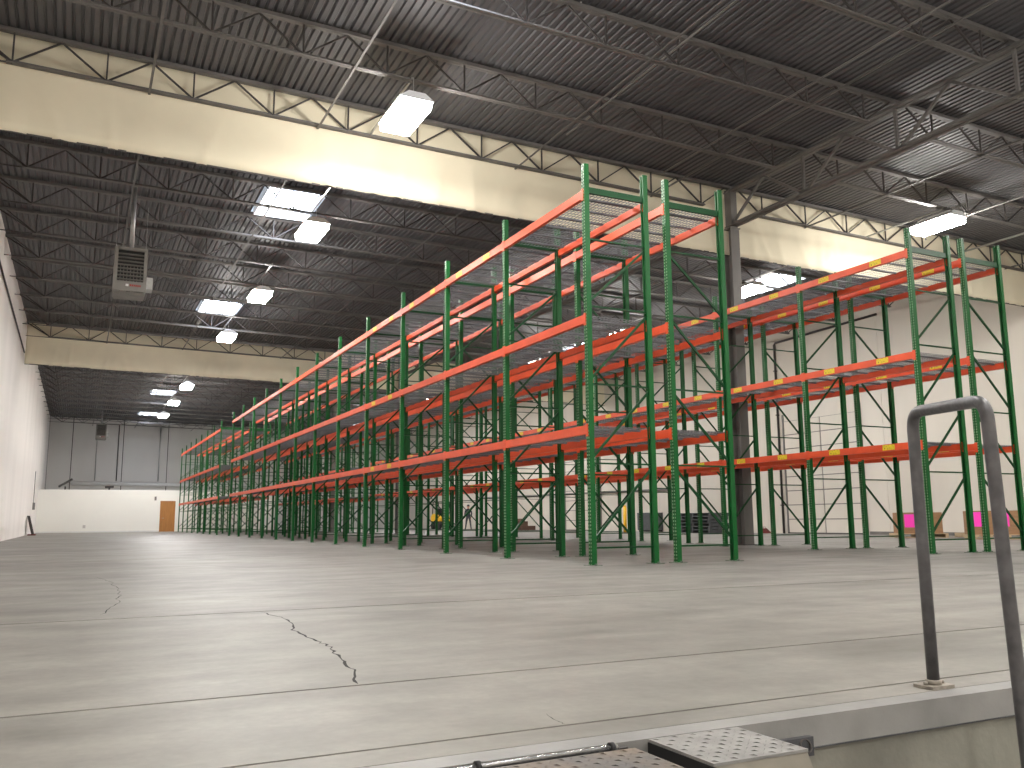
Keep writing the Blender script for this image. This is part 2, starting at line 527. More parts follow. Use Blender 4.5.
# girder on the column line
gz0, gz1 = 8.27, 9.22
gd = put('girder', None, ce, (XG, 0, 0))
for nm, z in (('top_chord', gz1), ('bottom_chord', gz0)):
    k = MB()
    for s_ in (-1, 1):
        k.bar((s_ * 0.07, -4, z), (s_ * 0.07, YF, z), 0.11, 0.016)
        k.bar((s_ * 0.022, -4, z + 0.05), (s_ * 0.022, YF, z + 0.05), 0.016, 0.1)
    put(nm, k.mesh(nm, M['joist']), gd)
gv = MB().bar((0, 0, gz0), (0, 0, gz1), 0.06, 0.06).mesh('web_post', M['joist'])
g1 = MB().bar((0, 0, gz0), (0, JS / 2, gz1), 0.06, 0.06).mesh('web_diagonal', M['joist'])
g2 = MB().bar((0, 0, gz0), (0, -JS / 2, gz1), 0.06, 0.06).mesh('web_diagonal', M['joist'])
for k in range(-6, 25):
    y = JY + JS * k
    for q in (gv, g1, g2):
        put(q.name.split('.')[0], q, gd, (0, y, 0))

# columns
def column_mesh():
    return MB().box(-.14, .14, -.15, -.13, 0.02, 8.2).box(-.14, .14, .13, .15, 0.02, 8.2).box(-.012, .012, -.13, .13, 0.02, 8.2).mesh('column', M['col'])
cmesh = column_mesh()
cap = MB().box(-.17, .17, -.17, .17, 8.2, 8.225).box(-.1, .1, -.15, .15, 8.225, 9.3).mesh('cap', M['col'])
bpl = box(-.22, .22, -.22, .22, 0, .02).mesh('base_plate', M['darkst'])
for i, y in enumerate((17.42, 31.25, 44.12, 57.47, 70.5)):
    c = put('column', cmesh, None, (XG + 0.018, y, 0))
    struct(c)
    put('cap', cap, c); put('base_plate', bpl, c)

# smoke curtains hung behind the joists on the column lines
def curtain(y, label):
    k = MB()
    rnd = random.Random(int(y))
    nx, nz = 420, 10
    x0, x1 = XL + 0.03, XR - 0.03
    ph = [(rnd.uniform(0, 6.28), rnd.uniform(0.25, 1.0), rnd.uniform(1.2, 7)) for _ in range(9)]
    folds = [(rnd.uniform(x0, x1), rnd.uniform(-0.9, 0.9), rnd.uniform(0.05, 0.14), rnd.uniform(0.02, 0.05)) for _ in range(46)]
    rows = []
    for j in range(nz + 1):
        t = j / nz
        row = []
        for i in range(nx + 1):
            x = x0 + (x1 - x0) * i / nx
            zt, zb = roof(x) - 0.005, 7.70 - 0.011 * x
            z = zt + (zb - zt) * t
            d = sum(a * math.sin(f * x + p) for p, a, f in ph) * 0.006 * t
            for fx, lean, wd, am in folds:
                u = (x - fx - lean * (t - 0.6)) / wd
                if abs(u) < 3 and t > 0.35:
                    d -= am * math.exp(-u * u) * (t - 0.35) / 0.65
            row.append((x, y + 0.10 + d, z))
        rows.append(row)
    n = nx + 1
    k.v = [p for r in rows for p in r]
    for j in range(nz):
        for i in range(nx):
            a = j * n + i
            k.f.append((a, a + 1, a + n + 1, a + n)); k.mi.append(0); k.sm.append(True)
    o = put('smoke_curtain', k.mesh('smoke_curtain', M['cloth']))
    sol = o.modifiers.new('thickness', 'SOLIDIFY')
    sol.thickness = 0.004
    tag(o, label, 'curtain')
    hem = MB()
    for i in range(40):
        a, b = x0 + (x1 - x0) * i / 40, x0 + (x1 - x0) * (i + 1) / 40
        hem.bar((a, y + 0.10, 7.70 - 0.011 * a), (b, y + 0.10, 7.70 - 0.011 * b), 0.016, 0.035)
    put('hem_bar', hem.mesh('hem_bar', M['darkst']), o)
curtain(JY, 'near cream fabric smoke curtain hanging across the hall above the first racks')
curtain(JY + JS * 10, 'second cream fabric smoke curtain farther down the hall above the open floor')

# ------------------------------------------------------------------ pallet racks
B, W, PH = 2.82, 1.0844, 6.07
LEV = (2.03, 3.70, 5.65)
def post_mesh(holes):
    """channel post, front face towards -x with two columns of slots, open side to +x"""
    k = MB()
    x0, t, hw, dp = -0.042, 0.004, 0.045, 0.084
    if holes:
        ye = [-hw, -0.034, -0.016, 0.016, 0.034, hw]
        for i in (0, 2, 4):
            k.box(x0, x0 + t, ye[i], ye[i + 1], 0, PH)
        pitch = 0.0508
        z = 0.0
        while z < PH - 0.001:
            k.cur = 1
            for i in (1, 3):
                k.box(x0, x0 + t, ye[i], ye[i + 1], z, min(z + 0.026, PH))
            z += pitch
        k.cur = 0
    else:
        k.box(x0, x0 + t, -hw, hw, 0, PH)
    for s_ in (-1, 1):
        a, b = sorted((s_ * hw, s_ * (hw - t)))
        k.box(x0 + t, x0 + dp, a, b, 0, PH)
        a, b = sorted((s_ * hw, s_ * 0.020))
        k.box(x0 + dp - t, x0 + dp, a, b, 0, PH)
    # bolt heads on the side faces where braces meet
    for zb in BR:
        k.box(x0 + 0.03, x0 + 0.045, -hw - 0.006, -hw, zb - 0.008, zb + 0.008)
    return k
BR = (0.25, 1.47, 2.65, 3.83, 4.88)
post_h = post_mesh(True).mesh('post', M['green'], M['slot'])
post_p = post_mesh(False).mesh('post', M['green'])
footm = MB().box(-0.09, 0.09, -0.11, 0.11, 0, 0.01)
for q in (-0.085, 0.085):
    footm.box(-0.015, 0.015, q - 0.015, q + 0.015, 0.01, 0.03)
footm = footm.mesh('foot_plate', M['plate'])
hx = W / 2 - 0.03
hbar = MB().box(-hx, hx, -0.018, 0.018, -0.012, 0.012).mesh('horizontal_brace', M['dgreen'])
tbar = MB().box(-hx, hx, -0.02, 0.02, -0.05, 0.05).mesh('top_tie', M['dgreen'])
DG = ((0.36, 1.40), (1.55, 2.58), (2.73, 3.76), (3.91, 4.82))
dbar = [MB().bar((-hx, 0, a), (hx, 0, b), 0.03, 0.034, (0, 0, 1)).mesh('diagonal_brace', M['dgreen']) for a, b in DG]
def frame_one():
    """far away: the whole upright frame as one mesh"""
    k = MB()
    for s_ in (-1, 1):
        k.box(s_ * W / 2 - 0.035, s_ * W / 2 + 0.035, -0.04, 0.04, 0, PH)
        k.box(s_ * W / 2 - 0.09, s_ * W / 2 + 0.09, -0.1, 0.1, 0, 0.01)
    for z in BR:
        k.box(-hx, hx, -0.018, 0.018, z - 0.012, z + 0.012)
    k.box(-hx, hx, -0.02, 0.02, 5.61, 5.71)
    for a, b in DG:
        k.bar((-hx, 0, a), (hx, 0, b), 0.03, 0.034)
    return k.mesh('upright_frame', M['green'])
frame_far = frame_one()
def beam_mesh():
    """step beam, outer face towards -x, top at z = 0"""
    k = MB()
    L = B / 2 - 0.045
    k.prism([(-0.048, -0.13), (0.018, -0.13), (0.018, -0.03), (-0.006, -0.03), (-0.006, 0.0), (-0.048, 0.0)], 'y', -L, L)
    for s_ in (-1, 1):
        a, b = sorted((s_ * (L - 0.005), s_ * (L + 0.055)))
        k.box(-0.052, -0.040, a, b, -0.165, 0.02)
        a, b = sorted((s_ * L, s_ * (L + 0.004)))
        k.box(-0.045, 0.018, a, b, -0.165, 0.02)
    return k.mesh('beam', M['orange'])
beam = beam_mesh()
platem = box(-0.0035, 0, -0.14, 0.14, -0.05, 0.05).mesh('load_label', M['label'])
def deck_mesh(n=1):
    k = MB()
    lx = W / 2 - 0.012
    for c in ((-0.685, 0.685) if n == 2 else (0,)):
        hw = 0.66
        for i in range(14):
            y = c - hw + 2 * hw * i / 13
            k.box(-lx, lx, y - 0.0035, y + 0.0035, -0.006, 0.001)
        for i in range(17):
            x = -lx + 2 * lx * i / 16
            k.box(x - 0.0035, x + 0.0035, c - hw, c + hw, -0.013, -0.006)
        for q in (-0.46, 0, 0.46):
            k.box(-lx + 0.02, lx - 0.02, c + q - 0.024, c + q + 0.024, -0.038, -0.013)
    return k.mesh('wire_deck', M['wire'])
deck1, deck2 = deck_mesh(1), deck_mesh(2)

def rack(name, xa, y0, bays, flip, detail, label, labelled):
    """one run of bays along y; xa is the x of its left posts; flip mirrors the bracing"""
    root = thing(name, label, 'pallet rack', (xa + W / 2, y0, 0), 0, 'green and orange pallet racks')
    for n in range(bays + 1):
        y = B * n
        if not detail:
            put('upright_frame', frame_far, root, (0, y, 0), math.pi if flip else 0)
            continue
        f = put('upright_frame', None, root, (0, y, 0), math.pi if flip else 0)
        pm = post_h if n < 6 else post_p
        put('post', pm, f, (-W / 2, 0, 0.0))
        put('post', pm, f, (W / 2, 0, 0.0), math.pi)
        put('foot_plate', footm, f, (-W / 2, 0, 0)); put('foot_plate', footm, f, (W / 2, 0, 0))
        for z in BR:
            put('horizontal_brace', hbar, f, (0, 0, z))
        put('top_tie', tbar, f, (0, 0, 5.66))
        for d in dbar:
            put('diagonal_brace', d, f)
    for n in range(bays):
        yc = B * (n + 0.5)
        for li, z in enumerate(LEV):
            bl = put('beam', beam, root, (-W / 2, yc, z))
            put('beam', beam, root, (W / 2, yc, z), math.pi)
            if labelled(n, li):
                for q in (-0.67, 0.67):
                    put('load_label', platem, bl, (-0.048, q, -0.062))
            if detail:
                put('wire_deck', deck1, root, (0, yc - 0.685, z + 0.0))
                put('wire_deck', deck1, root, (0, yc + 0.685, z + 0.0))
            else:
                put('wire_deck', deck2, root, (0, yc, z))
XA, XC, XE, XH = 6.703, 8.204, 13.796, 15.297
YN, YR = 11.005, 49.0
no = lambda n, l: False
rack('pallet_rack', XA, YN, 12, False, True, 'long near green and orange rack facing the open concrete floor', lambda n, l: n in (1, 2, 3) if l == 2 else n == 3)
rack('pallet_rack', XC, YN, 12, True, True, 'long near green and orange rack backed onto the one facing the open floor', no)
rack('pallet_rack', XE, YN, 12, False, True, 'long near green and orange rack across the aisle with yellow beam labels', lambda n, l: True)
rack('pallet_rack', XH, YN, 12, True, True, 'long near green and orange rack closest to the right wall and pink-tagged boxes', lambda n, l: n < 6)
rack('pallet_rack', XA, YR, 7, False, False, 'short far green and orange rack facing the open floor by the brown door', no)
rack('pallet_rack', XC, YR, 7, True, False, 'short far green and orange rack backed onto the one by the brown door', no)
rack('pallet_rack', XE, YR, 7, False, False, 'short far green and orange rack across the aisle beyond the gap', no)
rack('pallet_rack', XH, YR, 7, True, False, 'short far green and orange rack closest to the right wall beyond the gap', no)

# ------------------------------------------------------------------ high bay lamps
LY = [15.1 + 7.53 * i for i in range(-2, 8)]
LZ = 8.4
hs = MB()
hs.prism([(-.16, .14), (-.34, 0.012), (-.33, 0.0), (.33, 0.0), (.34, 0.012), (.16, .14)], 'y', -.66, .66)
hs.box(-.10, .10, -.5, .5, .14, .20)
hs = hs.mesh('housing', M['white'])
lens = MB().prism([(-.31, -.002), (-.29, -.15), (.29, -.15), (.31, -.002)], 'y', -.63, .63).mesh('lens', M['lamp'])
def cable(xl, y):
    z = ZB + zsl(xl) - LZ
    lo = JY + JS * math.floor((y - JY) / JS) - y - .05
    hi = lo + JS + .1
    if abs(lo + y + .05 - JY - JS * 10) < .1 or abs(lo + y + .05 - JY) < .1:
        lo += .16
    return MB().bar((0, -.45, .2), (0, -.45, z), .012, .012).bar((0, .45, .2), (0, .45, z), .012, .012).bar((0, lo, z + .03), (0, hi, z + .03), .041, .03).mesh('hanger', M['galv'])
for xl, nm in ((5.2, 'left'), (20.1, 'right')):
    for i, y in enumerate(LY):
        nth = ['first', 'second', 'third', 'fourth', 'fifth', 'sixth', 'seventh', 'eighth', 'ninth', 'tenth']
        if i < 2:
            lab = 'lit high bay lamp out of view, %s one, over the %s' % ('rear' if i == 0 else 'front', 'dock' if xl < 10 else 'rail side of the dock')
        elif xl < 10:
            lab = 'lit high bay lamp %s' % ('hanging just before the near cream curtain' if i == 2 else '%s from the dock in the row over the open floor' % nth[i - 2])
        else:
            lab = 'lit high bay lamp %s' % ('above the right racks, before the near cream curtain' if i == 2 else '%s from the dock in the row beyond the column' % nth[i - 2])
        t = thing('high_bay_lamp', lab, 'lamp', (xl, y, LZ), 0, 'hanging high bay lamps')
        put('housing', hs, t); put('lens', lens, t); put('hanger', cable(xl, y), t)

for x, y, nm in ((12.0, 3.0, 'over the rail'), (-0.2, -3.5, 'behind the camera on the wall side'), (9.5, -3.5, 'behind the camera on the rack side')):  # extra unseen lamps off the rows, added to brighten the near floor
    t = thing('high_bay_lamp', 'added high bay fill lamp out of view %s' % nm, 'lamp', (x, y, LZ), 0, 'hanging high bay lamps')
    put('housing', hs, t); put('lens', lens, t); put('hanger', cable(x, y), t)

# ------------------------------------------------------------------ unit heaters under the roof
def heater(x, y, z, s, label):
    t = thing('unit_heater', label, 'heater', (x, y, z), 0, 'gas unit heaters')
    b = MB().box(-.39 * s, .39 * s, 0, .75 * s, -.58 * s, .58 * s)
    for a, c, e, f in ((-.39, -.31, -.58, .58), (.31, .39, -.58, .58), (-.31, .31, .50, .58), (-.31, .31, -.58, -.32)):
        b.box(a * s, c * s, -.07 * s, 0, e * s, f * s)
    put('cabinet', b.mesh('cabinet', M['heater']), t)
    put('grille_back', box(-.31 * s, .31 * s, -.012 * s, -.002, -.32 * s, .5 * s).mesh('grille_back', M['black']), t)
    sl = MB().bar((-.31 * s, -.05 * s, 0), (.31 * s, -.05 * s, 0), .05 * s, .012 * s, (0, 0.5, 1)).mesh('louvre', M['heater'])
    for i in range(8):
        put('louvre', sl, t, (0, 0, (-.27 + .095 * i) * s))
    vb = box(-.006 * s, .006 * s, -.04 * s, -.03 * s, -.32 * s, .12 * s).mesh('vane', M['heater'])
    for i in range(7):
        put('vane', vb, t, ((-.24 + .08 * i) * s, 0, 0))
    nb = MB()
    for i in range(6):
        nb.box((.0 + .045 * i) * s, (.032 + .045 * i) * s, -.075 * s, -.07 * s, -.45 * s, -.40 * s)
    put('red_lettering', nb.mesh('red_lettering', M['red']), t)
    put('badge', box(-.1 * s, -.03 * s, -.075 * s, -.07 * s, -.455 * s, -.395 * s).mesh('badge', M['white']), t)
    fr_ = MB()
    for i in range(12):
        fr_.box((-.34 + .06 * i) * s, (-.31 + .06 * i) * s, -.06 * s, .0, -.68 * s, -.58 * s)
    fr_.box(-.36 * s, .36 * s, 0, .6 * s, -.66 * s, -.58 * s)
    put('burner_tray', fr_.mesh('burner_tray', M['heater']), t)
    put('control_box', box(.39 * s, .56 * s, .2 * s, .6 * s, -.42 * s, -.1 * s).mesh('control_box', M['galv']), t)
    put('flue_pipe', MB().sweep([(0, .3 * s, .58 * s), (0, .3 * s, roof(x) - z - 0.002)], .06, 12).mesh('flue_pipe', M['galv']), t)
    hg = MB()
    for q in (-.36, .36):
        hg.bar((q * s, .4 * s, .58 * s), (q * s, .4 * s, ZB - z), .012, .012)
    put('hanger_rod', hg.mesh('hanger_rod', M['galv']), t)
heater(0.86, 24.0, 7.12, 1.0, 'grey unit heater with louvred grille under the near roof bay')
heater(1.35, 77.0, 7.9, 1.0, 'small far grey unit heater in front of the grey end wall')

# ------------------------------------------------------------------ pipes
def pipe(name, pts, r, mt, label, cat='pipe', grp=None):
    return tag(put(name, MB().sweep(pts, r, 8).mesh(name, M[mt])), label, cat, grp)
pipe('sprinkler_pipe', [(23.5, 1.0, 8.55), (23.5, 17.0, 8.55)], 0.03, 'galv', 'thin pale pipe running under the roof above the right racks')
pipe('sprinkler_pipe', [(9.3, 2, 9.15), (9.3, 16.0, 9.15)], 0.022, 'pipe', 'thin rust-tinged pipe under the dark roof before the curtain')
pipe('sprinkler_pipe', [(11.9, 1.5, 8.72), (11.9, 16.0, 8.72)], 0.02, 'joist', 'grey pipe under the joists ending at the curtain over the racks')
pipe('sprinkler_pipe', [(20.8, 2, 8.58), (20.8, 16.0, 8.58), (20.8, 16.0, 8.3)], 0.022, 'joist', 'grey pipe dropping beside the right curtain above the racks')
pipe('wall_conduit', [(XL + 0.04, 20, 8.45), (XL + 0.04, 43.5, 8.12)], 0.03, 'darkst', 'dark conduit sloping along the top of the left wall')
wc = pipe('wall_pipe', [(XR - 0.06, 24.0, 8.62), (XR - 0.06, 29.68, 8.5), (XR - 0.06, 29.75, 8.42), (XR - 0.06, 29.75, 0.002)], 0.05, 'darkst', 'dark pipe along the right wall dropping beside the dock door')
br = MB()
for z in (1.2, 3.2, 5.2, 7.2):
    br.box(XR - 0.14, XR - 0.001, 29.70, 29.80, z, z + 0.05)
put('bracket', br.mesh('bracket', M['darkst']), wc)
pipe('wall_conduit', [(XR - 0.05, 37.5, 2.2), (XR - 0.05, 62, 2.36)], 0.06, 'pipe', 'grey conduit running level along the right wall behind the racks')
pipe('wall_duct', [(-0.6, YF - 0.2, 4.05), (13.8, YF - 0.2, 4.0)], 0.16, 'white', 'white duct along the grey end wall above the office')
for x in (1.2, 2.9, 6.3):
    pipe('wall_conduit', [(x, YF - 0.05, 4.3), (x, YF - 0.05, 9.2)], 0.04, 'galv' if x != 2.9 else 'darkst',
         {1.2: 'pale conduit on the grey end wall below the far heater', 2.9: 'dark conduit beside the joint in the grey end wall', 6.3: 'pale conduit on the grey end wall nearest the racks'}[x])
for x, dx, lab in ((-0.9, 0.45, 'dark hinged plate standing on the office roof near the left wall'), (2.1, 0.3, 'dark low plate lying on the office roof beyond the partition')):
    k = MB().bar((x - dx, YP + 3, 3.36), (x + dx, YP + 3, 3.36 + dx * 1.3 * (1 if x < 0 else 0.1)), 0.6, 0.14).box(x - 0.06, x + 0.06, YP + 2.9, YP + 3.1, 3.022, 3.4)
    tag(put('dock_plate', k.mesh('dock_plate', M['darkst'])), lab, 'plate')

# ------------------------------------------------------------------ sectional dock doors in the right wall
def dock_door(n, y0, y1, h):
    d = struct(put('door_%d' % n, box(XR - 0.012, XR + 0.01, y0, y1, 0.0, h).mesh('door_%d' % n, M['pipe'])))
    ns = round(h / 0.61)
    ym = (y0 + y1) / 2
    sh = h / ns
    for i in range(ns):
        for a, b in ((y0, ym), (ym, y1)):
            put('door_panel', box(XR - 0.045, XR - 0.012, a + 0.035, b - 0.035, i * sh + 0.02, (i + 1) * sh - 0.02).mesh('door_panel', M['wallr']), d)
    for a in (y0 - 0.06, y1 + 0.0):
        put('door_track', box(XR - 0.07, XR, a, a + 0.06, 0, h + 0.3).mesh('door_track', M['pipe']), d)
    put('threshold', box(XR - 0.1, XR, y0, y1, 0.0, 0.05).mesh('threshold', M['darkst']), d)
dock_door(2, 25.2, 29.45, 4.9)
dock_door(3, 44.9, 49.1, 4.9)
bb = MB().box(XR - 0.012, XR, 12, 25.1, 0, 0.12).mesh('baseboard_right', M['pit'])
struct(put('baseboard_right', bb))

# ------------------------------------------------------------------ goods along the right wall
def pallet(loc, rz, label, mt='wood', grp=None, lx=1.2, ly=1.0, h=0.14):
    t = thing('pallet', label, 'pallet', loc, rz, grp)
    for nm, nn, z in (('deck_board', 7, h - 0.022), ('bottom_board', 3, 0.0)):
        w_ = ly / nn * (0.75 if nn > 3 else 0.32)
        bmsh = box(-lx / 2, lx / 2, -w_ / 2, w_ / 2, 0, 0.022).mesh(nm, M[mt])
        for i in range(nn):
            y = -ly / 2 + w_ / 2 + (ly - w_) * i / (nn - 1)
            put(nm, bmsh, t, (0, y, z))
    sm = box(-0.045, 0.045, -ly / 2, ly / 2, 0.022, h - 0.022).mesh('stringer', M[mt])
    for x in (-lx / 2 + 0.045, 0, lx / 2 - 0.045):
        put('stringer', sm, t, (x, 0, 0))
    return t
def carton(loc, rz, lx, ly, h, sheets, label):
    t = thing('carton', label, 'box', loc, rz, 'cartons on pallets')
    k = MB().box(-lx / 2, lx / 2, -ly / 2, ly / 2, 0, h)
    put('body', k.mesh('body', M['card']), t)
    f = MB()
    f.bar((-lx / 2 + .0, 0, h + 0.006), (lx / 2, 0, h + 0.006), ly * 0.98, 0.01)
    put('lid_flap', f.mesh('lid_flap', M['card']), t)
    put('tape', box(-0.04, 0.04, -ly / 2 - 0.002, ly / 2 + 0.002, h + 0.011, h + 0.013).mesh('tape', M['dwood']), t)
    for x, z in sheets:
        o = put('pink_sheet', box(x - 0.16, x + 0.16, -ly / 2 - 0.004, -ly / 2 - 0.001, z - 0.21, z + 0.21).mesh('pink_sheet', M['pink']), t)
        o['label'] = 'bright pink paper sheet'
    return t
pallet((24.9, 20.35, 0), -0.6, 'pale wooden pallet under the brown carton seen left of the rail', grp='pallets under cartons', lx=1.5, ly=1.2)
carton((24.9, 20.35, 0.14), -0.6, 1.25, 1.0, 0.66, [(-0.38, 0.40)], 'brown carton with one pink sheet seen left of the rail')
pallet((26.6, 19.6, 0), -0.6, 'empty pale wooden pallet between the two brown cartons', lx=0.9, ly=0.8)
pallet((24.7, 17.2, 0), -0.7, 'pale wooden pallet under the brown carton with two pink sheets', grp='pallets under cartons', lx=1.9, ly=1.1)
carton((24.7, 17.2, 0.14), -0.7, 1.9, 1.0, 0.68, [(-0.78, 0.44), (-0.12, 0.44)], 'wide brown carton with two pink sheets at the right edge')

rnd = random.Random(3)
for s_, (yy, nm) in enumerate(((33.0, 'stack beside the rack upright'), (34.5, 'stack beside the grey cabinet'))):
    names = ['lowest', 'second lowest', 'third lowest', 'third highest', 'second highest', 'topmost']
    for i in range(6):
        pallet((26.5 + rnd.uniform(-.03, .03), yy + rnd.uniform(-.03, .03), 0.155 * i), math.pi / 2, 'dark grey pallet, %s in the %s' % (names[i], nm), 'plastic', 'stacked dark grey pallets', lx=1.3, ly=1.1, h=0.155)
t = thing('steel_cabinet', 'low dark grey steel cabinet against the right wall beside stacked pallets', 'cabinet', (27.5, 39.3, 0))
put('body', box(-0.35, 0.45, -.6, .6, 0.08, 1.0).mesh('body', M['plastic']), t)
put('door', box(-0.37, -0.35, -.58, -.01, 0.1, 0.98).mesh('door', M['plastic']), t)
put('door', box(-0.37, -0.35, .01, .58, 0.1, 0.98).mesh('door', M['plastic']), t)
put('plinth', box(-0.3, 0.45, -.55, .55, 0, 0.08).mesh('plinth', M['black']), t)
t = thing('bollard', 'yellow steel bollard behind the nearest left rack upright', 'bollard', (25.0, 37.85, 0))
put('post', MB().sweep([(0, 0, 0), (0, 0, 1.3)], 0.09, 14).sweep([(0, 0, 1.3), (0, 0, 1.34), (0, 0, 1.36)], 0.07, 14).mesh('post', M['yellow']), t)
put('base_plate', box(-.15, .15, -.15, .15, 0, .015).mesh('base_plate', M['darkst']), t)
t = thing('wheel_chock', 'dark red wheel chock on the floor beside the dock door track', 'chock', (27.6, 30.6, 0), 0.3)
put('body', MB().prism([(-.3, 0), (.3, 0), (.1, .2), (-.05, .22)], 'x', -.12, .12).mesh('body', M['dred']), t)
put('handle', MB().sweep([(0, -.05, .215), (0, -.05, .28), (0, .05, .28), (0, .05, .205)], .012, 6).mesh('handle', M['darkst']), t)
for i in range(2):
    pallet((27.0, 53.6, 0.14 * i), math.pi / 2, 'weathered dark pallet, %s of a pair by the right wall' % ('lower' if i == 0 else 'upper'), 'dwood', 'weathered pallets', lx=2.2, ly=1.1)
t = tag(put('timber_offcut', box(-.5, .5, -.4, .4, 0, .3).prism([(-.4, .3), (.4, .3), (.15, .48), (-.2, .45)], 'x', -.3, .3).mesh('timber_offcut', M['dwood'])), 'dark timber offcuts heaped on the weathered pallets', 'timber')
t.location = (27.0, 53.9, 0.28)

# counterbalance truck behind the racks
t = thing('lift_truck', 'yellow and black lift truck parked behind the racks near the right wall', 'forklift', (25.4, 63.9, 0), 0.0)
ch = MB()
ch.prism([(-.9, .62), (1.13, .62), (1.15, .98), (.75, 1.2), (-.1, 1.05), (-.5, .95), (-.9, .9)], 'x', -.5, .5)
put('chassis', ch.mesh('chassis', M['yellow']), t)
put('lower_body', MB().box(-.46, .46, -.88, 1.1, .16, .62).mesh('lower_body', M['black']), t)
put('seat', MB().prism([(.0, .98), (.5, 1.05), (.62, 1.6), (.48, 1.6), (.36, 1.18), (.0, 1.12)], 'x', -.25, .25).mesh('seat', M['black']), t)
gd_ = MB()
for sx in (-.45, .45):
    gd_.bar((sx, -.55, .72), (sx, -.3, 2.1), .05, .05); gd_.bar((sx, .95, 1.0), (sx, .8, 2.1), .05, .05); gd_.bar((sx, -.32, 2.1), (sx, .82, 2.1), .05, .05)
for i in range(6):
    gd_.bar((-.45, -.3 + .22 * i, 2.1), (.45, -.3 + .22 * i, 2.1), .03, .04)
put('overhead_guard', gd_.mesh('overhead_guard', M['black']), t)
mm = MB()
for sx in (-.32, .32):
    mm.box(sx - .05, sx + .05, -1.12, -.98, .06, 2.0)
for z in (.5, 1.2, 1.95):
    mm.box(-.3, .3, -1.08, -1.02, z, z + .08)
put('mast', mm.mesh('mast', M['black']), t)
for sx in (-.22, .22):
    put('fork', MB().box(sx - .05, sx + .05, -2.1, -1.13, .06, .1).box(sx - .05, sx + .05, -1.17, -1.12, .06, .6).mesh('fork', M['darkst']), t)
for yy in (-.62, .72):
    for sx in (-.47, .47):
        wm = MB().sweep([(sx - .09, yy, .27), (sx + .09, yy, .27)], .27, 16).mesh('wheel', M['black'])
        put('wheel', wm, t)

